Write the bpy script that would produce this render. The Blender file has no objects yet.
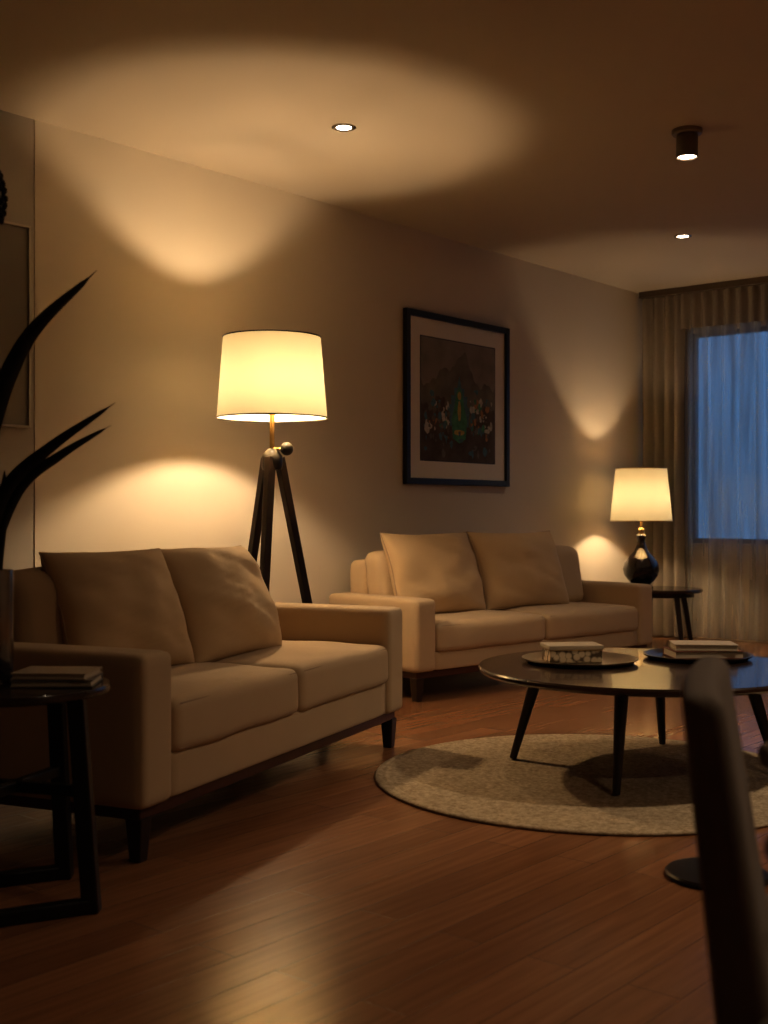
import bpy, bmesh, math, random
from mathutils import Vector, Matrix, noise
random.seed(7)
scene = bpy.context.scene
COL = scene.collection

# ---------------------------------------------------------------- materials
def newmat(name):
    m = bpy.data.materials.new(name); m.use_nodes = True
    nt = m.node_tree
    for n in list(nt.nodes): nt.nodes.remove(n)
    out = nt.nodes.new('ShaderNodeOutputMaterial')
    return m, nt, out
def pbr(name, col, rough=0.5, metal=0.0, spec=0.5, bump=None, var=None, coat=0.0, sheen=0.0):
    """bump=(scale,strength,distance) ; var=(scale,amount)"""
    m, nt, out = newmat(name)
    b = nt.nodes.new('ShaderNodeBsdfPrincipled')
    nt.links.new(b.outputs[0], out.inputs[0])
    b.inputs['Base Color'].default_value = (*col, 1)
    b.inputs['Roughness'].default_value = rough
    b.inputs['Metallic'].default_value = metal
    b.inputs['Specular IOR Level'].default_value = spec
    b.inputs['Coat Weight'].default_value = coat
    b.inputs['Sheen Weight'].default_value = sheen
    tc = nt.nodes.new('ShaderNodeTexCoord')
    if var:
        n = nt.nodes.new('ShaderNodeTexNoise'); n.inputs['Scale'].default_value = var[0]
        n.inputs['Detail'].default_value = 4
        nt.links.new(tc.outputs['Object'], n.inputs['Vector'])
        mx = nt.nodes.new('ShaderNodeMix'); mx.data_type = 'RGBA'
        a = var[1]
        mx.inputs[6].default_value = (*[c*(1-a) for c in col], 1)
        mx.inputs[7].default_value = (*[min(1, c*(1+a)) for c in col], 1)
        nt.links.new(n.outputs['Fac'], mx.inputs[0])
        nt.links.new(mx.outputs[2], b.inputs['Base Color'])
    if bump:
        n2 = nt.nodes.new('ShaderNodeTexNoise'); n2.inputs['Scale'].default_value = bump[0]
        n2.inputs['Detail'].default_value = 5
        nt.links.new(tc.outputs['Object'], n2.inputs['Vector'])
        bp = nt.nodes.new('ShaderNodeBump'); bp.inputs['Strength'].default_value = bump[1]
        bp.inputs['Distance'].default_value = bump[2]
        nt.links.new(n2.outputs['Fac'], bp.inputs['Height'])
        nt.links.new(bp.outputs[0], b.inputs['Normal'])
    return m
def emis(name, col, s):
    m, nt, out = newmat(name)
    e = nt.nodes.new('ShaderNodeEmission')
    e.inputs[0].default_value = (*col, 1); e.inputs[1].default_value = s
    nt.links.new(e.outputs[0], out.inputs[0]); return m
def cloth(name, col, trans=0.5, transp=0.0, weave=300, tcol=None, stripes=False):
    m, nt, out = newmat(name)
    d = nt.nodes.new('ShaderNodeBsdfDiffuse'); d.inputs[0].default_value = (*col, 1)
    t = nt.nodes.new('ShaderNodeBsdfTranslucent'); t.inputs[0].default_value = (*(tcol or col), 1)
    mx = nt.nodes.new('ShaderNodeMixShader'); mx.inputs[0].default_value = trans
    nt.links.new(d.outputs[0], mx.inputs[1]); nt.links.new(t.outputs[0], mx.inputs[2])
    tc = nt.nodes.new('ShaderNodeTexCoord')
    n = nt.nodes.new('ShaderNodeTexNoise'); n.inputs['Scale'].default_value = weave
    nt.links.new(tc.outputs['Object'], n.inputs['Vector'])
    bp = nt.nodes.new('ShaderNodeBump'); bp.inputs['Strength'].default_value = 0.2
    bp.inputs['Distance'].default_value = 0.002
    nt.links.new(n.outputs['Fac'], bp.inputs['Height'])
    nt.links.new(bp.outputs[0], d.inputs['Normal'])
    last = mx
    if transp > 0:
        tr = nt.nodes.new('ShaderNodeBsdfTransparent')
        m2 = nt.nodes.new('ShaderNodeMixShader'); m2.inputs[0].default_value = transp
        if stripes:   # gauze bunches up into denser vertical bands
            mp = nt.nodes.new('ShaderNodeMapping'); mp.inputs['Scale'].default_value = (1, 1, .06)
            nt.links.new(tc.outputs['Object'], mp.inputs['Vector'])
            ns = nt.nodes.new('ShaderNodeTexNoise'); ns.inputs['Scale'].default_value = 11; ns.inputs['Detail'].default_value = 3
            nt.links.new(mp.outputs[0], ns.inputs['Vector'])
            mr = nt.nodes.new('ShaderNodeMapRange'); mr.inputs['From Min'].default_value = .35; mr.inputs['From Max'].default_value = .65
            mr.inputs['To Min'].default_value = transp-.30; mr.inputs['To Max'].default_value = transp+.20
            nt.links.new(ns.outputs['Fac'], mr.inputs['Value']); nt.links.new(mr.outputs[0], m2.inputs[0])
        nt.links.new(mx.outputs[0], m2.inputs[1]); nt.links.new(tr.outputs[0], m2.inputs[2])
        last = m2
    nt.links.new(last.outputs[0], out.inputs[0]); return m

def wood_floor():
    m, nt, out = newmat('wood_floor')
    L = nt.links.new
    b = nt.nodes.new('ShaderNodeBsdfPrincipled'); L(b.outputs[0], out.inputs[0])
    tc = nt.nodes.new('ShaderNodeTexCoord')
    br = nt.nodes.new('ShaderNodeTexBrick')
    br.inputs['Scale'].default_value = 1.0
    br.inputs['Brick Width'].default_value = 1.15
    br.inputs['Row Height'].default_value = 0.125
    br.inputs['Mortar Size'].default_value = 0.0013
    br.inputs['Mortar Smooth'].default_value = 0.4
    br.inputs['Color1'].default_value = (0.26, 0.125, 0.062, 1)
    br.inputs['Color2'].default_value = (0.36, 0.180, 0.092, 1)
    br.inputs['Mortar'].default_value = (0.11, 0.05, 0.025, 1)
    br.offset = 0.37
    L(tc.outputs['Object'], br.inputs['Vector'])
    mp = nt.nodes.new('ShaderNodeMapping'); mp.inputs['Scale'].default_value = (1.3, 24, 1)
    L(tc.outputs['Object'], mp.inputs['Vector'])
    n = nt.nodes.new('ShaderNodeTexNoise'); n.inputs['Scale'].default_value = 2.0
    n.inputs['Detail'].default_value = 6; n.inputs['Distortion'].default_value = 0.15
    L(mp.outputs[0], n.inputs['Vector'])
    cr = nt.nodes.new('ShaderNodeValToRGB')
    cr.color_ramp.elements[0].position = 0.3; cr.color_ramp.elements[0].color = (0.78, 0.74, 0.70, 1)
    cr.color_ramp.elements[1].position = 0.7; cr.color_ramp.elements[1].color = (1.06, 1.03, 1, 1)
    L(n.outputs['Fac'], cr.inputs[0])
    mx = nt.nodes.new('ShaderNodeMix'); mx.data_type = 'RGBA'; mx.blend_type = 'MULTIPLY'
    mx.inputs[0].default_value = 1
    L(br.outputs['Color'], mx.inputs[6]); L(cr.outputs[0], mx.inputs[7])
    L(mx.outputs[2], b.inputs['Base Color'])
    n3 = nt.nodes.new('ShaderNodeTexNoise'); n3.inputs['Scale'].default_value = 1.7
    L(tc.outputs['Object'], n3.inputs['Vector'])
    mr = nt.nodes.new('ShaderNodeMapRange'); mr.inputs['To Min'].default_value = 0.17; mr.inputs['To Max'].default_value = 0.26
    L(n3.outputs['Fac'], mr.inputs['Value']); L(mr.outputs[0], b.inputs['Roughness'])
    bp = nt.nodes.new('ShaderNodeBump'); bp.inputs['Strength'].default_value = 0.2; bp.inputs['Distance'].default_value = 0.0015
    bp.invert = True
    L(br.outputs['Fac'], bp.inputs['Height']); L(bp.outputs[0], b.inputs['Normal'])
    return m

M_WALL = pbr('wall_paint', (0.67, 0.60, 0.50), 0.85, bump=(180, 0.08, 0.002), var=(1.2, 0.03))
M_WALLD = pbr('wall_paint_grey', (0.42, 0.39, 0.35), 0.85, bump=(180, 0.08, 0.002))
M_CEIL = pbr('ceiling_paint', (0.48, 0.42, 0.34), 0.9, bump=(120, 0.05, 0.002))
M_TRIM = pbr('trim_paint', (0.6, 0.53, 0.42), 0.5)
M_FLOOR = wood_floor()
M_FAB = pbr('sofa_fabric', (0.52, 0.395, 0.26), 0.92, spec=0.2, bump=(420, 0.35, 0.002), var=(6, 0.06), sheen=0.1)
M_FAB2 = pbr('pillow_fabric', (0.55, 0.405, 0.25), 0.92, spec=0.2, bump=(380, 0.4, 0.002), var=(5, 0.07), sheen=0.1)
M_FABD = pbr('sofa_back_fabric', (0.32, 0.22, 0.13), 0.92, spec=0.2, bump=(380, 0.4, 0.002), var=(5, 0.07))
M_PIPE = pbr('piping', (0.38, 0.28, 0.19), 0.9)
M_DWOOD = pbr('dark_wood', (0.024, 0.014, 0.010), 0.35, var=(9, 0.3), bump=(60, 0.1, 0.001))
M_SOFAWOOD = pbr('mahogany_wood', (0.07, 0.026, 0.015), 0.38, var=(9, 0.3))
M_TOP = pbr('table_top_wood', (0.040, 0.024, 0.016), 0.22, var=(7, 0.3), coat=0.3)
M_BLACK = pbr('black_metal', (0.010, 0.009, 0.009), 0.35, metal=0.2, var=(20, 0.1))
M_BRASS = pbr('aged_brass', (0.45, 0.30, 0.13), 0.3, metal=1.0, var=(20, 0.1))
M_CHROME = pbr('brushed_steel', (0.45, 0.43, 0.40), 0.25, metal=1.0, var=(20, 0.1))
M_CERAM = pbr('black_ceramic', (0.010, 0.006, 0.006), 0.12, coat=0.6, var=(10, 0.2))
M_SHADE = cloth('lamp_shade_linen', (0.80, 0.70, 0.50), 0.098, weave=500, tcol=(0.70, 0.66, 0.46))
M_SHADE2 = cloth('lamp_shade_linen_small', (0.80, 0.70, 0.50), 0.108, weave=500, tcol=(0.70, 0.66, 0.48))
M_BULB = emis('bulb_glow', (1.0, 0.715, 0.42), 930)
M_BULB2 = emis('bulb_glow_small', (1.0, 0.715, 0.42), 560)
M_DOWN = emis('downlight_glow', (1.0, 0.80, 0.58), 16)
M_CURT = cloth('curtain_cloth', (0.31, 0.27, 0.225), 0.2, weave=260)
M_SHEER = cloth('sheer_cloth', (0.42, 0.41, 0.39), 0.5, transp=0.50, weave=260, stripes=True)
M_FRAME = pbr('frame_black', (0.008, 0.007, 0.006), 0.4, var=(20, 0.1))
M_MAT = pbr('mat_board', (0.76, 0.71, 0.63), 0.9, var=(30, 0.02))
M_PAPER = pbr('book_pages', (0.55, 0.48, 0.37), 0.9, bump=(200, 0.3, 0.001))
M_BOOK1 = pbr('book_cover_grey', (0.16, 0.14, 0.13), 0.6, var=(15, 0.15))
M_BOOK2 = pbr('book_cover_red', (0.16, 0.06, 0.035), 0.6, var=(15, 0.15))
M_BOOK3 = pbr('book_cover_cream', (0.42, 0.35, 0.26), 0.6, var=(15, 0.1))
M_LEAF = pbr('leaf_dark', (0.012, 0.014, 0.012), 0.55, var=(8, 0.3))

# ---------------------------------------------------------------- helpers
def empty(name, loc, rz=0.0):
    e = bpy.data.objects.new(name, None); COL.objects.link(e)
    e.empty_display_size = 0.1
    e.location = loc; e.rotation_euler = (0, 0, rz); return e
def fin(bm, name, mat, parent=None, smooth=True, loc=None, rot=None):
    bmesh.ops.recalc_face_normals(bm, faces=bm.faces)
    me = bpy.data.meshes.new(name); bm.to_mesh(me); bm.free()
    if smooth:
        for p in me.polygons: p.use_smooth = True
    ob = bpy.data.objects.new(name, me); COL.objects.link(ob)
    if mat: me.materials.append(mat)
    if parent: ob.parent = parent
    if loc: ob.location = loc
    if rot: ob.rotation_euler = rot
    return ob
def addbox(bm, x0, x1, y0, y1, z0, z1):
    vs = [bm.verts.new((x, y, z)) for x in (x0, x1) for y in (y0, y1) for z in (z0, z1)]
    for f in ((0,1,3,2),(4,6,7,5),(0,4,5,1),(2,3,7,6),(0,2,6,4),(1,5,7,3)):
        bm.faces.new([vs[i] for i in f])
def box(name, x0, x1, y0, y1, z0, z1, mat, parent=None, bev=0.0, loc=None, rot=None):
    bm = bmesh.new(); addbox(bm, x0, x1, y0, y1, z0, z1)
    ob = fin(bm, name, mat, parent, smooth=False, loc=loc, rot=rot)
    if bev > 0:
        md = ob.modifiers.new('bevel', 'BEVEL'); md.width = bev; md.segments = 3
    return ob
def soft(name, x0, x1, y0, y1, z0, z1, mat, parent=None, r=0.04, bulge=0.0, n=14, fn=None, loc=None, rot=None, wr=0.0):
    """rounded soft box with crowned top"""
    sx, sy, sz = (x1-x0)/2, (y1-y0)/2, (z1-z0)/2
    cx, cy, cz = (x0+x1)/2, (y0+y1)/2, (z0+z1)/2
    r = min(r, sx*0.98, sy*0.98, sz*0.98)
    bm = bmesh.new()
    bmesh.ops.create_cube(bm, size=2)
    bmesh.ops.subdivide_edges(bm, edges=bm.edges, cuts=n, use_grid_fill=True)
    for v in bm.verts:
        u = Vector(v.co)
        # concentrate samples near edges
        q = Vector([math.copysign(1-(1-abs(c))**1.7, c) for c in u])
        p = Vector((q.x*sx, q.y*sy, q.z*sz))
        inner = Vector((max(-sx+r, min(sx-r, p.x)), max(-sy+r, min(sy-r, p.y)), max(-sz+r, min(sz-r, p.z))))
        dlt = p-inner
        if dlt.length > 1e-6:
            p = inner+dlt.normalized()*r
        if bulge:
            fx = max(0, 1-(p.x/sx)**2); fy = max(0, 1-(p.y/sy)**2); fz = max(0, 1-(p.z/sz)**2)
            if p.z > 0: p.z += bulge*(fx**0.5)*(fy**0.5)*(p.z/sz)
            p.y += math.copysign(bulge*0.35*fx*fz, p.y)*(abs(p.y)/sy)
        if wr:
            nn = noise.noise(Vector((p.x*5+cx*9, p.y*5, p.z*7+3)))
            p += Vector((0, nn*wr, nn*wr))
        if fn: p = fn(p)
        v.co = p+Vector((cx, cy, cz))
    return fin(bm, name, mat, parent, loc=loc, rot=rot)
def pillow(name, w, h, t, mat, parent, loc, rot, seed=0):
    bm = bmesh.new(); N = 30
    top = {}; bot = {}
    for i in range(N+1):
        for j in range(N+1):
            u = -1+2*i/N; v = -1+2*j/N
            u = math.sin(u*math.pi/2); v = math.sin(v*math.pi/2)
            px = u*w/2*(1-0.055*(1-v*v)); pz = v*h/2*(1-0.065*(1-u*u))
            e = max(0, (1-u*u))*max(0, (1-v*v))
            th = t/2*(e**0.40)
            nv = noise.noise(Vector((u*2.3+seed*5.1, v*2.3, seed*2.7)))
            cr = noise.noise(Vector((u*1.2+seed, v*6+u*3, 1.5+seed)))
            e2 = min(1, e*3)
            bow = 0.018*noise.noise(Vector((u*1.3, v*1.3, seed+8)))
            tt = th*(1+0.16*nv)+0.010*cr*e2
            top[i, j] = bm.verts.new((px, -tt+bow, pz))
            if 0 < i < N and 0 < j < N:
                bot[i, j] = bm.verts.new((px, th*(1+0.1*nv)+bow, pz))
            else: bot[i, j] = top[i, j]
    for i in range(N):
        for j in range(N):
            bm.faces.new((top[i,j], top[i+1,j], top[i+1,j+1], top[i,j+1]))
            q = [bot[i,j], bot[i,j+1], bot[i+1,j+1], bot[i+1,j]]
            try: bm.faces.new(q)
            except ValueError: pass
    edge = [top[i,0].co.copy() for i in range(N)]+[top[N,j].co.copy() for j in range(N)]+\
           [top[i,N].co.copy() for i in range(N,0,-1)]+[top[0,j].co.copy() for j in range(N,0,-1)]
    ob = fin(bm, name, mat, parent, loc=loc, rot=rot)
    c = bpy.data.curves.new(name+'_piping', 'CURVE'); c.dimensions = '3D'
    s = c.splines.new('POLY'); s.points.add(len(edge)-1); s.use_cyclic_u = True
    for k, p in enumerate(edge): s.points[k].co = (*p, 1)
    c.bevel_depth = 0.0035; c.materials.append(M_PIPE)
    co = bpy.data.objects.new(name+'_piping', c); COL.objects.link(co); co.parent = ob
    return ob
def lathe(name, prof, mat, parent=None, loc=None, seg=56, rot=None):
    bm = bmesh.new(); rings = []
    for r, z in prof:
        if r < 1e-5: rings.append([bm.verts.new((0, 0, z))])
        else: rings.append([bm.verts.new((r*math.cos(2*math.pi*k/seg), r*math.sin(2*math.pi*k/seg), z)) for k in range(seg)])
    for a, b in zip(rings, rings[1:]):
        for k in range(seg):
            k2 = (k+1) % seg
            if len(a) == 1 and len(b) > 1: bm.faces.new((a[0], b[k], b[k2]))
            elif len(b) == 1 and len(a) > 1: bm.faces.new((a[k], a[k2], b[0]))
            elif len(a) > 1: bm.faces.new((a[k], a[k2], b[k2], b[k]))
    ob = fin(bm, name, mat, parent, loc=loc, rot=rot)
    md = ob.modifiers.new('es', 'EDGE_SPLIT'); md.split_angle = math.radians(38)
    return ob
def beam(name, a, b, wa, wb, mat, parent=None, seg=4, ta=None, tb=None, bev=0.004):
    """tapered bar from a to b, widths wa->wb; seg 4 = square section"""
    a = Vector(a); b = Vector(b); d = (b-a).normalized()
    up = Vector((0, 0, 1)) if abs(d.z) < 0.9 else Vector((0, 1, 0))
    s = d.cross(up).normalized(); u = s.cross(d).normalized()
    bm = bmesh.new(); R = []
    for p, w, t in ((a, wa, ta or wa), (b, wb, tb or wb)):
        ring = []
        for k in range(seg):
            if seg == 4:
                sx, sy = [(-1,-1),(1,-1),(1,1),(-1,1)][k]
                ring.append(bm.verts.new(p+s*sx*w/2+u*sy*t/2))
            else:
                an = 2*math.pi*k/seg
                ring.append(bm.verts.new(p+s*math.cos(an)*w/2+u*math.sin(an)*t/2))
        R.append(ring)
    for k in range(seg):
        bm.faces.new((R[0][k], R[0][(k+1)%seg], R[1][(k+1)%seg], R[1][k]))
    bm.faces.new(R[0][::-1]); bm.faces.new(R[1])
    ob = fin(bm, name, mat, parent, smooth=(seg > 4))
    if seg == 4 and bev:
        md = ob.modifiers.new('bevel', 'BEVEL'); md.width = bev; md.segments = 2
    elif seg > 4:
        md = ob.modifiers.new('es', 'EDGE_SPLIT'); md.split_angle = math.radians(38)
    return ob
def tube(name, pts, rad, mat, parent=None, cyc=False):
    c = bpy.data.curves.new(name, 'CURVE'); c.dimensions = '3D'
    s = c.splines.new('POLY'); s.points.add(len(pts)-1); s.use_cyclic_u = cyc
    for k, p in enumerate(pts): s.points[k].co = (*p, 1)
    c.bevel_depth = rad; c.bevel_resolution = 3; c.materials.append(mat)
    o = bpy.data.objects.new(name, c); COL.objects.link(o)
    if parent: o.parent = parent
    return o

# ---------------------------------------------------------------- room  (X along sofa wall, Y towards it)
H = 2.767; YW = 4.70; XW = 9.0; X0 = -1.8; Y0 = -2.6
box('floor', X0-.15, XW+.15, Y0-.15, YW+.2, -0.1, 0, M_FLOOR)
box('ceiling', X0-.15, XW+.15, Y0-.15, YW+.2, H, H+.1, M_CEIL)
box('wall_back', 3.177, XW+.15, YW, YW+.2, 0, H, M_WALL)
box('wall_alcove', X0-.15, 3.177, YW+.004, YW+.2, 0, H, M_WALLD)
box('wall_left', X0-.15, X0, Y0, YW+.004, 0, H, M_WALL)
box('wall_front', X0-.15, XW+.15, Y0-.15, Y0, 0, H, M_WALL)
bm = bmesh.new()
WY0, WY1, WZ0, WZ1 = 1.2, 4.33, 0.75, 2.43
addbox(bm, XW, XW+.15, WY1, YW, 0, H); addbox(bm, XW, XW+.15, Y0, WY0, 0, H)
addbox(bm, XW, XW+.15, WY0, WY1, 0, WZ0); addbox(bm, XW, XW+.15, WY0, WY1, WZ1, H)
fin(bm, 'wall_window_side', M_WALL, smooth=False)
box('baseboard_back', 3.19, XW, YW-.015, YW, 0, .08, M_TRIM, bev=.003)
box('baseboard_left', X0, X0+.015, Y0, YW, 0, .08, M_TRIM, bev=.003)
box('baseboard_window_side', XW-.015, XW, Y0+.02, YW-.02, 0, .08, M_TRIM, bev=.003)
# window
win = empty('window_1', (XW+.06, 0, 0))
M_WFR = pbr('window_frame', (0.22, 0.21, 0.21), 0.4, var=(9, .1))
for i, (a, b) in enumerate(((WY0, WY0+.04), (2.2, 2.24), (3.19, 3.23), (WY1-.035, WY1))):
    box('stile_%d' % i, -.03, .03, a, b, WZ0, WZ1, M_WFR, win, .004)
box('rail_top', -.03, .03, WY0, WY1, WZ1-.035, WZ1, M_WFR, win, .004)
box('rail_bottom', -.03, .03, WY0, WY1, WZ0, WZ0+.04, M_WFR, win, .004)
m, nt, out = newmat('window_glass')
g = nt.nodes.new('ShaderNodeBsdfGlossy'); g.inputs['Roughness'].default_value = .02
t = nt.nodes.new('ShaderNodeBsdfTransparent'); mx = nt.nodes.new('ShaderNodeMixShader'); mx.inputs[0].default_value = .06
nt.links.new(t.outputs[0], mx.inputs[1]); nt.links.new(g.outputs[0], mx.inputs[2]); nt.links.new(mx.outputs[0], out.inputs[0])
box('pane', -.004, .004, WY0+.04, WY1-.035, WZ0+.04, WZ1-.035, m, win)
box('window_sill', -.08, -.03, WY0, WY1, WZ0-.02, WZ0+.004, M_TRIM, win, .004)

def curtain(name, xc, ya, yb, za, zb, lam, amp, mat, seed=0):
    L = abs(yb-ya); nc = int(L/0.010); nr = 26
    bm = bmesh.new(); V = []
    for i in range(nc+1):
        s = i/nc*L; row = []
        for j in range(nr+1):
            f = j/nr; z = za+(zb-za)*f
            ph = 2*math.pi*s/lam+1.6*noise.noise(Vector((s*2.2, seed, 0)))+0.55*noise.noise(Vector((s*4, z*0.9, seed)))
            a = amp*(0.75+0.35*noise.noise(Vector((s*3, seed+4, z*0.3))))*(0.65+0.35*min(1, (1-f)*5))
            x = xc+a*math.sin(ph)+0.25*a*math.sin(2*ph+1)
            y = min(ya, yb)+s+0.35*a*math.cos(ph)
            row.append(bm.verts.new((x, y, z)))
        V.append(row)
    for i in range(nc):
        for j in range(nr):
            bm.faces.new((V[i][j], V[i+1][j], V[i+1][j+1], V[i][j+1]))
    return fin(bm, name, mat)
curtain('curtain_drape', 8.85, 4.29, 4.65, 0.015, H-.05, 0.095, 0.045, M_CURT, 1)
curtain('curtain_sheer', 8.89, 1.0, 4.31, 0.02, H-.05, 0.13, 0.038, M_SHEER, 5)
curtain('curtain_valance', 8.83, 1.0, 4.31, 2.44, H-.051, 0.095, 0.03, M_CURT, 9)
box('curtain_track', 8.79, 8.95, .95, 4.67, H-.05, H, pbr('track_dark', (.10, .075, .05), .5, var=(9, .1)), bev=.004)

# ---------------------------------------------------------------- sofas
def sofa(name, loc, rz, W, D, arm_h, aw, seat_z, back_h, cb, pillows, legdx=0.05):
    S = empty(name, loc, rz)
    rb = 0.155                     # bottom of the upholstery
    for nm, a, b in (('arm_left', 0, aw), ('arm_right', W-aw, W)):
        soft(nm, a, b, 0.0, D, rb, arm_h, M_FAB, S, r=0.026, bulge=0.004, n=16)
    soft('seat_rail', aw-.01, W-aw+.01, 0.015, D-.02, rb, cb+.01, M_FAB, S, r=0.015, n=8)
    soft('back_frame', aw-.01, W-aw+.01, D-.15, D-.005, rb, back_h-.04, M_FAB, S, r=0.05, n=14)
    mid = W/2
    for k, (a, b) in enumerate(((aw+.004, mid-.003), (mid+.003, W-aw-.004))):
        soft('seat_cushion_%d' % (k+1), a, b, -0.005, D-.16, cb, seat_z, M_FAB, S, r=0.034, bulge=0.022, n=22, wr=0.006)
        # welt along the top and bottom front edges
        for zz, tag in ((seat_z-.012, 'top'), (cb+.014, 'bottom')):
            tube('seat_welt_%s_%d' % (tag, k), [(a+.03, .004, zz), (b-.03, .004, zz)], .003, M_PIPE, S)
        def lean(p): 
            return Vector((p.x, p.y+0.16*(p.z), p.z))
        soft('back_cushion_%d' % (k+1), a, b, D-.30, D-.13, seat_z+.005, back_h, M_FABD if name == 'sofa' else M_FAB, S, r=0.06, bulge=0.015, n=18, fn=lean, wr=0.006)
    # dark timber plinth + tapered legs
    box('plinth', .03, W-.03, .03, D-.03, rb-.035, rb+.004, M_SOFAWOOD, S, .005)
    for i, (x, y) in enumerate(((legdx, .05), (W-legdx, .05), (legdx, D-.05), (W-legdx, D-.05))):
        beam('leg_%d' % i, (x, y, rb-.03), (x, y, 0), .055, .038, M_DWOOD, S)
    for i, (x, y, z, w, h, t, tx, tz) in enumerate(pillows):
        pillow('throw_pillow_%d' % i, w, h, t, M_FAB2, S, (x, y, z), (tx, 0, tz), seed=i+len(name))
    return S
r1 = math.atan2(.285, .9585)
sofa('sofa', (2.178, 2.701, 0), r1, 1.93, .86, .595, .16, .445, .80, .285,
     [(.595, .50, .660, .54, .45, .23, math.radians(-23), math.radians(-12)),
      (1.15, .44, .655, .62, .46, .24, math.radians(-24), math.radians(-2))])
r2 = math.atan2(-.137, .9906)
sofa('loveseat_sofa', (4.954, 3.914, 0), r2, 2.09, .73, .54, .15, .405, .77, .25,
     [(.53, .40, .645, .72, .50, .22, math.radians(-20), math.radians(2)),
      (1.27, .41, .645, .72, .50, .22, math.radians(-20), math.radians(-4))])

# ---------------------------------------------------------------- floor lamp (tripod)
FL = empty('floor_lamp', (4.08, 4.10, 0))
def shade(parent, zb, zt, rb, rt, mat, trim):
    seg = 72; bm = bmesh.new(); R = []
    for k in range(9):
        f = k/8; r = rb+(rt-rb)*f; z = zb+(zt-zb)*f
        R.append([bm.verts.new((r*math.cos(2*math.pi*i/seg), r*math.sin(2*math.pi*i/seg), z)) for i in range(seg)])
    for a, b in zip(R, R[1:]):
        for i in range(seg): bm.faces.new((a[i], a[(i+1)%seg], b[(i+1)%seg], b[i]))
    fin(bm, 'lamp_shade', mat, parent)
    for nm, r, z in (('shade_rim_bottom', rb, zb), ('shade_rim_top', rt, zt)):
        tube(nm, [(r*math.cos(2*math.pi*i/seg), r*math.sin(2*math.pi*i/seg), z) for i in range(seg)], .0035, trim, parent, True)
    for k in range(3):
        an = k*2*math.pi/3+.3
        tube('shade_spider_%d' % k, [(0, 0, zt-.02), (rt*math.cos(an), rt*math.sin(an), zt-.004)], .002, M_BRASS, parent)
shade(FL, 1.447, 1.830, .262, .232, M_SHADE, M_BLACK)
lathe('stem', [(0, 1.22), (.012, 1.22), (.012, 1.46), (.022, 1.465), (.022, 1.54), (0, 1.545)], M_BRASS, FL)
tube('harp', [(0, 0, 1.54), (.05, 0, 1.58), (.055, 0, 1.66), (.04, 0, 1.76), (0, 0, 1.82)], .002, M_BRASS, FL)
tube('harp_b', [(0, 0, 1.54), (-.05, 0, 1.58), (-.055, 0, 1.66), (-.04, 0, 1.76), (0, 0, 1.82)], .002, M_BRASS, FL)
bm = bmesh.new(); bmesh.ops.create_uvsphere(bm, u_segments=20, v_segments=12, radius=.032)
fin(bm, 'bulb', M_BULB, FL, loc=(0, 0, 1.60))
lathe('hub', [(0, 1.20), (.045, 1.20), (.05, 1.215), (.05, 1.265), (.035, 1.285), (.02, 1.30), (0, 1.305)], M_BLACK, FL)
ca = -50.14
a = math.radians(ca)
beam('knob_shaft', (0, 0, 1.30), (.055*math.cos(a), .055*math.sin(a), 1.30), .014, .014, M_BRASS, FL, seg=14)
bm = bmesh.new(); bmesh.ops.create_uvsphere(bm, u_segments=20, v_segments=12, radius=.032)
fin(bm, 'knob', M_BLACK, FL, loc=(.07*math.cos(a), .07*math.sin(a), 1.30))
for k in range(3):
    a = math.radians(ca+22+120*k); c, s = math.cos(a), math.sin(a)
    beam('leg_%d' % k, (.035*c, .035*s, 1.26), (.29*c, .29*s, 0.0), .046, .036, M_DWOOD, FL, ta=.035, tb=.03)
    beam('brace_%d' % k, (.0, .0, 0.5), (.185*c, .185*s, .5), .012, .012, M_BRASS, FL, seg=10)

# ---------------------------------------------------------------- window side table + table lamp
ST = empty('round_side_table', (8.225, 4.17, 0), math.radians(-50))
lathe('top', [(0, .405), (.265, .405), (.285, .412), (.288, .425), (.283, .434), (0, .435)], M_TOP, ST)
lathe('apron', [(.20, .375), (.225, .375), (.225, .405), (.20, .405)], M_DWOOD, ST)
for k in range(4):
    a = math.radians(20+90*k); c, s = math.cos(a), math.sin(a)
    beam('leg_%d' % k, (.17*c, .17*s, .40), (.25*c, .25*s, 0), .04, .026, M_DWOOD, ST)
TL = empty('table_lamp', (8.15, 4.31, .435))
lathe('base', [(0, 0), (.085, 0), (.088, .012), (.07, .022), (.066, .03), (.095, .055), (.125, .095), (.135, .14), (.122, .19),
               (.088, .235), (.052, .275), (.034, .315), (.028, .35), (.034, .375), (.04, .39), (.03, .40), (0, .402)], M_CERAM, TL)
lathe('neck', [(0, .40), (.018, .40), (.018, .43), (.025, .435), (.012, .45), (.012, .56), (.02, .565), (.02, .60), (0, .60)], M_BRASS, TL)
shade(TL, .498, .888, .228, .188, M_SHADE2, M_BRASS)
tube('harp', [(0, 0, .59), (.045, 0, .63), (.05, 0, .72), (.03, 0, .82), (0, 0, .875)], .002, M_BRASS, TL)
bm = bmesh.new(); bmesh.ops.create_uvsphere(bm, u_segments=20, v_segments=12, radius=.028)
fin(bm, 'bulb', M_BULB2, TL, loc=(0, 0, .665))

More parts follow.
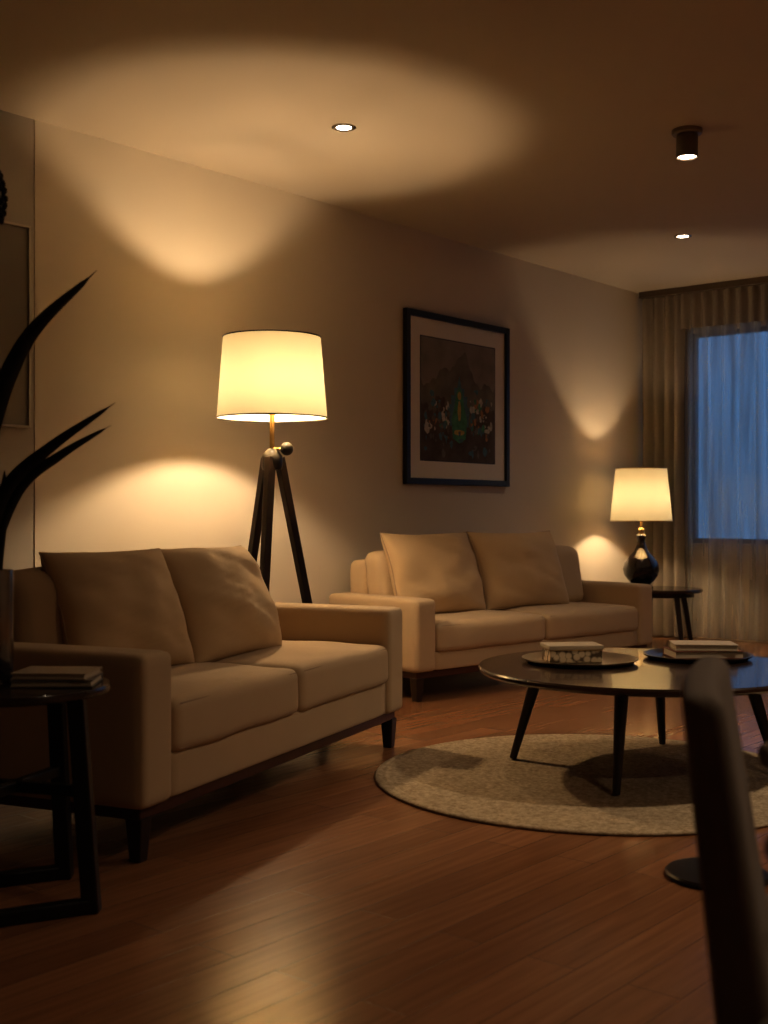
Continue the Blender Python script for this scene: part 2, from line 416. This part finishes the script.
# ---------------------------------------------------------------- coffee table
CT = empty('coffee_table', (4.23, 2.235, 0))
lathe('top', [(0, .372), (.58, .372), (.615, .378), (.628, .388), (.63, .398), (.624, .405), (0, .405)], M_TOP, CT, seg=96)
for k, an in enumerate((18, 112, 198, 290)):
    a = math.radians(an); c, s = math.cos(a), math.sin(a)
    beam('leg_%d' % k, (.40*c, .40*s, .375), (.505*c, .505*s, .0178), .052, .028, M_DWOOD, CT, seg=20)
beam('stretcher_1', (.40*math.cos(math.radians(18)), .40*math.sin(math.radians(18)), .355), (.40*math.cos(math.radians(198)), .40*math.sin(math.radians(198)), .355), .04, .04, M_DWOOD, CT)
beam('stretcher_2', (.40*math.cos(math.radians(111)), .40*math.sin(math.radians(111)), .355), (.40*math.cos(math.radians(291)), .40*math.sin(math.radians(291)), .355), .04, .04, M_DWOOD, CT)

def tray(name, x, y, z, R, mat):
    return lathe(name, [(0, z), (R*.9, z), (R, z+.012), (R+.004, z+.018), (R-.004, z+.018), (R*.89, z+.005), (0, z+.005)], mat, None, (x, y, 0), seg=72)
M_TRAY = pbr('tray_metal', (0.45, 0.38, 0.28), 0.28, metal=0.9, var=(12, .2))
tray('serving_tray', 4.18, 2.48, .406, .225, M_TRAY)
tray('serving_tray', 4.60, 2.18, .406, .215, pbr('tray_dark', (0.08, 0.06, 0.05), 0.25, metal=0.6, var=(12, .2)))
yaw = math.radians(-50.14)
# ornate box
m, nt, out = newmat('carved_pattern')
b = nt.nodes.new('ShaderNodeBsdfPrincipled'); nt.links.new(b.outputs[0], out.inputs[0]); b.inputs['Roughness'].default_value = .5
vo = nt.nodes.new('ShaderNodeTexVoronoi'); vo.inputs['Scale'].default_value = 38
tc = nt.nodes.new('ShaderNodeTexCoord'); nt.links.new(tc.outputs['Object'], vo.inputs['Vector'])
cr = nt.nodes.new('ShaderNodeValToRGB'); cr.color_ramp.elements[0].color = (.60, .50, .36, 1); cr.color_ramp.elements[1].color = (.08, .055, .035, 1)
cr.color_ramp.elements[0].position = .4; cr.color_ramp.elements[1].position = .65
nt.links.new(vo.outputs['Distance'], cr.inputs[0]); nt.links.new(cr.outputs[0], b.inputs['Base Color'])
TB = empty('trinket_box', (4.145, 2.495, .412), yaw+.12)
box('body', -.105, .105, -.065, .065, 0, .05, m, TB, .004)
box('lid', -.11, .11, -.07, .07, .05, .068, M_BOOK3, TB, .004)
tube('lid_band', [(-.106, -.066, .05), (.106, -.066, .05), (.106, .066, .05), (-.106, .066, .05)], .0025, M_BRASS, TB, True)
def book(parent, nm, w, d, z, h, cover, rz=0, dx=0, dy=0):
    e = bpy.data.objects.new(nm, None); COL.objects.link(e); e.parent = parent; e.location = (dx, dy, z); e.rotation_euler = (0, 0, rz)
    box(nm+'_pages', -w/2+.004, w/2-.004, -d/2+.004, d/2-.002, .0025, h-.0025, M_PAPER, e)
    box(nm+'_cover_bottom', -w/2, w/2, -d/2, d/2, 0, .003, cover, e)
    box(nm+'_cover_top', -w/2, w/2, -d/2, d/2, h-.003, h, cover, e)
    box(nm+'_spine', -w/2, w/2, d/2-.003, d/2, 0, h, cover, e, .001)
BK = empty('book_stack', (4.62, 2.165, .412), yaw)
book(BK, 'book_a', .28, .18, 0, .03, M_BOOK2, .04)
book(BK, 'book_b', .25, .17, .031, .025, M_BOOK3, -.08)

# ---------------------------------------------------------------- rug : concentric braided rows of jute
bm = bmesh.new(); seg = 420; rings = []
Rr = .83; rows = 34; per = 4
prof = [(0, .011)]
for k in range(1, rows*per+1):
    r = Rr*k/(rows*per)
    prof.append((r, .0132-.0022*abs(math.cos(math.pi*k/per))**2))
prof += [(Rr+.006, .006), (Rr, .001), (0, .001)]
for q, (r, z) in enumerate(prof):
    if r == 0: rings.append([bm.verts.new((0, 0, z))])
    else:
        row = int(r/Rr*rows-1e-6); nb = max(6, round(2*math.pi*r/.028))
        ring = []
        for i in range(seg):
            th = 2*math.pi*i/seg
            f = (r/Rr*rows) % 1.0
            zz = z
            if q < len(prof)-3: zz += .0010*math.sin(nb*th+(1 if row % 2 else -1)*(f-.5)*3.0)
            ring.append(bm.verts.new((r*math.cos(th), r*math.sin(th), zz)))
        rings.append(ring)
for a, b_ in zip(rings, rings[1:]):
    for i in range(seg):
        j = (i+1) % seg
        if len(a) == 1: bm.faces.new((a[0], b_[i], b_[j]))
        elif len(b_) == 1: bm.faces.new((a[i], a[j], b_[0]))
        else: bm.faces.new((a[i], a[j], b_[j], b_[i]))
M_RUG, nt, out = newmat('rug_jute')
b = nt.nodes.new('ShaderNodeBsdfPrincipled'); nt.links.new(b.outputs[0], out.inputs[0])
b.inputs['Roughness'].default_value = .95; b.inputs['Specular IOR Level'].default_value = .1
tc = nt.nodes.new('ShaderNodeTexCoord')
ns = nt.nodes.new('ShaderNodeTexNoise'); ns.inputs['Scale'].default_value = 48; ns.inputs['Detail'].default_value = 6; ns.inputs['Roughness'].default_value = .7
nt.links.new(tc.outputs['Object'], ns.inputs['Vector'])
cr = nt.nodes.new('ShaderNodeValToRGB'); cr.color_ramp.elements[0].position = .33; cr.color_ramp.elements[1].position = .66
cr.color_ramp.elements[0].color = (.30, .235, .155, 1); cr.color_ramp.elements[1].color = (.60, .49, .345, 1)
nt.links.new(ns.outputs['Fac'], cr.inputs[0]); nt.links.new(cr.outputs[0], b.inputs['Base Color'])
bp = nt.nodes.new('ShaderNodeBump'); bp.inputs['Strength'].default_value = .8; bp.inputs['Distance'].default_value = .006
nt.links.new(ns.outputs['Fac'], bp.inputs['Height']); nt.links.new(bp.outputs[0], b.inputs['Normal'])
fin(bm, 'round_rug', M_RUG, loc=(4.015, 2.31, 0))

# ---------------------------------------------------------------- framed picture
PF = empty('framed_picture', (6.372, YW, 1.716))
hw, hh, fw = .565, .543, .040
box('frame_left', -hw, -hw+fw, -.035, -.002, -hh, hh, M_FRAME, PF, .003)
box('frame_right', hw-fw, hw, -.035, -.002, -hh, hh, M_FRAME, PF, .003)
box('frame_top', -hw+fw, hw-fw, -.035, -.002, hh-fw, hh, M_FRAME, PF, .003)
box('frame_bottom', -hw+fw, hw-fw, -.035, -.002, -hh, -hh+fw, M_FRAME, PF, .003)
box('mat_board', -hw+.02, hw-.02, -.016, -.004, -hh+.02, hh-.02, M_MAT, PF)
def flat(nm, pts, mat, y, parent=PF):
    bm = bmesh.new(); bm.faces.new([bm.verts.new((x, y, z)) for x, z in pts]); return fin(bm, nm, mat, parent, smooth=False)
M_A0 = pbr('art_ground', (0.10, 0.075, 0.06), .8, var=(9, .8))
M_A1 = pbr('art_sky', (0.24, 0.21, 0.175), .8, var=(6, .5))
M_A2 = pbr('art_hill', (0.155, 0.135, 0.11), .8, var=(9, .7))
M_A3 = pbr('art_green', (0.07, 0.24, 0.13), .8, var=(30, .7))
M_A4 = pbr('art_rust', (0.40, 0.19, 0.09), .8, var=(40, .5))
M_A5 = pbr('art_pale', (0.50, 0.46, 0.38), .8, var=(40, .6))
M_A6 = pbr('art_blue', (0.08, 0.17, 0.20), .8, var=(40, .5))
M_A7 = pbr('art_gold', (0.50, 0.34, 0.10), .8, var=(40, .5))
aw_, ah_ = .405, .388
box('print_edge', -aw_-.006, aw_+.006, -.0175, -.016, -ah_-.006, ah_+.006, M_FRAME, PF)
ox = 0
flat('print_sky', [(ox-aw_, -ah_), (ox+aw_, -ah_), (ox+aw_, ah_), (ox-aw_, ah_)], M_A1, -.018)
pts = [(ox-aw_, -ah_)]
for i in range(61):
    u = i/60*2-1
    hgt = .12+.17*math.exp(-(u/.42)**2)+.09*noise.noise(Vector((u*3, 0, 0)))+.05*noise.noise(Vector((u*9, 2, 0)))
    pts.append((ox+u*aw_, hgt))
pts.append((ox+aw_, -ah_)); flat('print_hill', pts, M_A2, -.0185)
pts = [(ox-aw_, -ah_)]
for i in range(61):
    u = i/60*2-1
    pts.append((ox+u*aw_, -.02+.12*noise.noise(Vector((u*3, 3, 0)))+.05*noise.noise(Vector((u*9, 3, 0)))-.05*math.exp(-(u/.3)**2)))
pts.append((ox+aw_, -ah_)); flat('print_ground', pts, M_A0, -.019)
def blob(cx, cz, rx, rz, n=14, j=.2, s=0):
    return [(ox+cx+rx*math.cos(2*math.pi*i/n)*(1+j*random.uniform(-1, 1)), cz+rz*math.sin(2*math.pi*i/n)*(1+j*random.uniform(-1, 1))) for i in range(n)]
flat('print_temple', [(ox-.10, -.16), (ox-.12, -.02), (ox-.085, -.02), (ox-.09, .04), (ox-.055, .04), (ox-.055, .09), (ox-.025, .09), (ox, .17), (ox+.025, .09), (ox+.055, .09), (ox+.055, .04), (ox+.09, .04), (ox+.085, -.02), (ox+.12, -.02), (ox+.10, -.16)], M_A6, -.0193)
flat('print_figure_robe', [(ox-.07, -.24), (ox-.085, -.12), (ox-.045, .0), (ox-.03, .06), (ox, .10), (ox+.03, .06), (ox+.045, .0), (ox+.085, -.12), (ox+.07, -.24), (ox, -.27)], M_A3, -.0195)
flat('print_figure_face', blob(0, .04, .02, .028, j=.05), M_A7, -.0198)
flat('print_figure_sash', blob(0, -.06, .018, .07, j=.1), M_A7, -.0198)
flat('print_figure_hem', blob(0, -.20, .06, .018, j=.1), M_A7, -.0198)
bms = {k: bmesh.new() for k in 'abcdef'}
mats = {'a': M_A4, 'b': M_A5, 'c': M_A6, 'd': M_A3, 'e': M_A0, 'f': M_A2}
for i in range(190):
    k = random.choice('abbccdeefff'); sgn = random.choice((-1, 1))
    cx = sgn*random.uniform(.11, .36); cz = random.gauss(-.10, .07)
    if i % 5 == 0: cx = random.uniform(-.36, .36); cz = random.uniform(-.34, -.2); k = random.choice('cef')
    rr = random.uniform(.008, .024); P = blob(cx, max(-.36, cz), rr*random.uniform(.6, 1.2), rr*random.uniform(.6, 1.6), 9, .4)
    bms[k].faces.new([bms[k].verts.new((x, -.0197-.00001*i, z)) for x, z in P])
for k in bms: fin(bms[k], 'print_flowers_'+k, mats[k], PF, smooth=False)

# ---------------------------------------------------------------- alcove wall panel (thin framed print)
WP = empty('wall_art_panel', (2.60, YW+.004, 1.826))
M_PG = pbr('panel_grey', (0.22, 0.195, 0.165), .45, var=(2, .12))
M_PF = pbr('panel_frame', (0.5, 0.46, 0.4), .35, metal=.3, var=(9, .1))
box('panel', -.53, .53, -.02, -.002, -.44, .44, M_PG, WP)
box('edge_l', -.54, -.53, -.03, -.002, -.45, .45, M_PF, WP); box('edge_r', .53, .54, -.03, -.002, -.45, .45, M_PF, WP)
box('edge_t', -.53, .53, -.03, -.002, .44, .45, M_PF, WP); box('edge_b', -.53, .53, -.03, -.002, -.45, -.44, M_PF, WP)

# ---------------------------------------------------------------- ceiling lights
def spot(nm, parent, loc, e, ang, rad=.03):
    l = bpy.data.lights.new(nm, 'SPOT'); l.energy = e; l.spot_size = math.radians(ang); l.spot_blend = .9
    l.color = (1, .76, .51); l.shadow_soft_size = rad
    o = bpy.data.objects.new(nm, l); COL.objects.link(o); o.parent = parent; o.location = loc
def downlight_or_fill(x, y, e, ang=110, rad=.035):
    D = empty('recessed_downlight_or_fill', (x, y, H))  # fitting shared by the visible downlights and the added fill lights
    lathe('trim_ring', [(.036, -.004), (.048, -.006), (.056, -.003), (.056, 0), (.036, 0)], M_CHROME, D)
    lathe('lens', [(0, -.003), (.036, -.003), (.036, 0), (0, 0)], M_DOWN, D)
    spot('beam', D, (0, 0, -.02), e, ang, rad)
downlight_or_fill(4.149, 3.704, 15)
downlight_or_fill(7.176, 3.50, 12)
downlight_or_fill(4.60, 0.80, 92, 155, .06)  # added fill light out of frame, brightens sofa and coffee table area
downlight_or_fill(7.0, 0.6, 32, 155, .06)  # added fill light, unseen, right side of the room
downlight_or_fill(2.1, -0.5, 46, 155, .06)  # added fill light from the camera side, unseen
CS = empty('ceiling_spotlight', (5.20, 2.515, H))
M_SPOTB = pbr('spot_housing', (0.20, 0.165, 0.13), .35, metal=.4, var=(20, .1))
lathe('canopy', [(0, -.022), (.065, -.022), (.07, -.016), (.07, 0), (0, 0)], M_SPOTB, CS)
lathe('body', [(.047, -.022), (.05, -.03), (.05, -.125), (.046, -.128), (.042, -.118), (0, -.116), (0, -.022)], M_SPOTB, CS)
lathe('lens', [(0, -.122), (.04, -.122), (.04, -.117), (0, -.117)], M_DOWN, CS)
spot('beam', CS, (0, 0, -.14), 18, 100)

# ---------------------------------------------------------------- near side table with books, vase and plant
NT = empty('side_table', (1.773, 2.71, 0), math.radians(-50.14))
lathe('top', [(0, .535), (.225, .535), (.238, .541), (.24, .55), (.236, .559), (0, .56)], M_TOP, NT, seg=72)
LG = [(.214, -.071), (.071, .214), (-.214, .071), (-.071, -.214)]
for k, (x, y) in enumerate(LG):
    beam('leg_%d' % k, (x*.80, y*.80, .54), (x, y, .0), .042, .042, M_BLACK, NT)
for k in range(4):
    a, b_ = LG[k], LG[(k+1) % 4]
    if k in (3, 1): beam('runner_%d' % k, (a[0], a[1], .018), (b_[0], b_[1], .018), .036, .036, M_BLACK, NT)
beam('stretcher_a', (LG[0][0]*.89, LG[0][1]*.89, .30), (LG[2][0]*.89, LG[2][1]*.89, .30), .028, .028, M_BLACK, NT)
beam('stretcher_b', (LG[1][0]*.89, LG[1][1]*.89, .30), (LG[3][0]*.89, LG[3][1]*.89, .30), .028, .028, M_BLACK, NT)
B2 = empty('book_stack', (1.845, 2.63, .561), math.radians(-50.14))
book(B2, 'book_a', .205, .15, 0, .018, M_BOOK1, .05)
book(B2, 'book_b', .19, .145, .019, .016, M_BOOK3, -.06)

PL = empty('potted_plant', (1.768, 2.79, .56), math.radians(-50.14))
M_VASE = pbr('vase_metal', (0.30, 0.27, 0.24), .22, metal=.9, var=(12, .2))
lathe('vase', [(0, 0), (.042, 0), (.045, .006), (.045, .20), (.046, .27), (.044, .29), (.038, .285), (.038, .05), (0, .05)], M_VASE, PL)
def leaf(nm, pts, w, twist=0.0):
    # Catmull-Rom spine in (lateral, depth, z)
    P = [Vector(p) for p in pts]; P = [P[0]*2-P[1]]+P+[P[-1]*2-P[-2]]
    sp = []
    for i in range(1, len(P)-2):
        for k in range(10):
            t = k/10
            sp.append(.5*((2*P[i])+(-P[i-1]+P[i+1])*t+(2*P[i-1]-5*P[i]+4*P[i+1]-P[i+2])*t*t+(-P[i-1]+3*P[i]-3*P[i+1]+P[i+2])*t**3))
    sp.append(P[-2]); n = len(sp)
    bm = bmesh.new(); R = []
    for i, p in enumerate(sp):
        f = i/(n-1)
        tg = (sp[min(i+1, n-1)]-sp[max(i-1, 0)]).normalized()
        s = tg.cross(Vector((math.sin(twist), math.cos(twist), 0))).normalized()
        nrm = s.cross(tg)
        ww = w/2*max(.02, (math.sin(math.pi*min(1, .12+.88*f))**.7))*(1 if f < .97 else .4)
        R.append([bm.verts.new(p-s*ww+nrm*ww*.3), bm.verts.new(p), bm.verts.new(p+s*ww+nrm*ww*.3)])
    for a, b_ in zip(R, R[1:]):
        for k in range(2): bm.faces.new((a[k], a[k+1], b_[k+1], b_[k]))
    o = fin(bm, nm, M_LEAF, PL); md = o.modifiers.new('sol', 'SOLIDIFY'); md.thickness = .002
leaf('leaf_1', [(0, 0, .15), (-.03, 0, .40), (-.02, -.02, .62), (.085, -.03, .88), (.270, -.03, 1.062)], .056)
leaf('leaf_2', [(-.01, 0, .15), (-.02, .0, .34), (.03, -.01, .50), (.15, -.02, .61), (.315, -.02, .722)], .038)
leaf('leaf_3', [(-.01, .01, .15), (-.015, .02, .32), (.05, .03, .50), (.16, .03, .59), (.29, .04, .668)], .032)
leaf('leaf_4', [(0, 0, .15), (-.01, .02, .30), (.0, .03, .42), (.01, .04, .55)], .045, .4)
leaf('leaf_5', [(0, 0, .15), (-.05, .02, .40), (-.15, .03, .65), (-.30, .04, .80)], .05)
leaf('leaf_6', [(0, 0, .15), (-.02, -.02, .36), (-.12, -.08, .55), (-.25, -.14, .60)], .045, .5)
leaf('leaf_7', [(0, 0, .15), (-.04, .05, .5), (-.12, .1, .85), (-.20, .13, 1.1)], .05, .2)
tube('flower_stem', [(0, .01, .1), (-.03, .02, .6), (-.02, .02, 1.0), (-.005, .02, 1.25)], .003, M_LEAF, PL)
bm = bmesh.new()
for i in range(46):
    f = i/46; z = 1.20+.13*f; an = i*2.4; r = .019*math.sin(math.pi*(.15+.8*f))
    mt = Matrix.Translation((.0+r*math.cos(an), .02+r*math.sin(an), z)) @ Matrix.Diagonal((.007, .007, .010, 1))
    bmesh.ops.create_icosphere(bm, subdivisions=1, radius=1, matrix=mt)
fin(bm, 'flower_head', M_LEAF, PL)

# ---------------------------------------------------------------- foreground armchair (dining)
CH = empty('dining_chair', (1.407, .607, 0), math.radians(-66.5))
M_CHF = pbr('chair_fabric', (0.20, 0.165, 0.14), .9, spec=.2, bump=(400, .4, .002), var=(6, .1), sheen=.1)
def curveback(p):
    f = max(0, min(1, (p.z+.2)/.4))
    return Vector((p.x*(1.55-.50*f)+.012*(p.y/.23)**2-.052*f, p.y*(1.0-.06*f), p.z))
soft('backrest', -.021, .021, -.215, .215, .42, .803, M_CHF, CH, r=.018, n=20, fn=curveback)
soft('seat', .0, .46, -.235, .235, .40, .475, M_CHF, CH, r=.035, bulge=.015, n=16)
for k, s in enumerate((-1, 1)):
    soft('armrest_%d' % k, .02, .34, s*.245-.022, s*.245+.022, .64, .68, M_CHF, CH, r=.02, n=8)
    beam('arm_post_%d' % k, (.31, s*.245, .645), (.33, s*.22, .43), .026, .026, M_DWOOD, CH)
    beam('front_leg_%d' % k, (.41, s*.19, .41), (.44, s*.21, 0), .04, .026, M_DWOOD, CH)
    beam('back_leg_%d' % k, (.04, s*.19, .42), (-.04, s*.21, 0), .04, .026, M_DWOOD, CH)
box('seat_frame', .03, .43, -.205, .205, .375, .405, M_DWOOD, CH, .004)

# low dark disc foot with short stem and stub head
FS = empty('disc_pedestal', (3.13, 1.425, 0), yaw)
lathe('base', [(0, 0), (.133, 0), (.14, .006), (.14, .012), (.135, .017), (.03, .02), (0, .02)], M_BLACK, FS)
beam('stem', (0, 0, .018), (0, 0, .10), .016, .016, M_BLACK, FS, seg=16)
beam('head', (.01, .0, .09), (.03, -.01, .15), .05, .06, M_BLACK, FS, seg=24)

# ---------------------------------------------------------------- world (blue dusk outside)
w = bpy.data.worlds.new('dusk'); scene.world = w; w.use_nodes = True
nt = w.node_tree; bg = nt.nodes['Background']
tc = nt.nodes.new('ShaderNodeTexCoord'); sp = nt.nodes.new('ShaderNodeSeparateXYZ')
cr = nt.nodes.new('ShaderNodeValToRGB')
cr.color_ramp.elements[0].position = .0; cr.color_ramp.elements[0].color = (.030, .060, .115, 1)
cr.color_ramp.elements[1].position = .35; cr.color_ramp.elements[1].color = (.045, .105, .22, 1)
nt.links.new(tc.outputs['Generated'], sp.inputs[0]); nt.links.new(sp.outputs['Z'], cr.inputs[0]); nt.links.new(cr.outputs[0], bg.inputs[0])
bg.inputs[1].default_value = 2.5

# ---------------------------------------------------------------- camera
cam = bpy.data.cameras.new('camera'); co = bpy.data.objects.new('camera', cam); COL.objects.link(co)
co.location = (0, 0, 1.0); co.rotation_euler = (math.radians(90), 0, math.radians(39.86-90))
cam.sensor_fit = 'HORIZONTAL'; cam.sensor_width = 36; cam.lens = 1211/768*36
cam.clip_start = .05
cam.dof.use_dof = True; cam.dof.focus_distance = 5.4; cam.dof.aperture_fstop = 5.0
scene.camera = co
scene.view_settings.view_transform = 'Standard'
try: scene.view_settings.look = 'Medium High Contrast'
except Exception: pass
scene.view_settings.exposure = 0.25
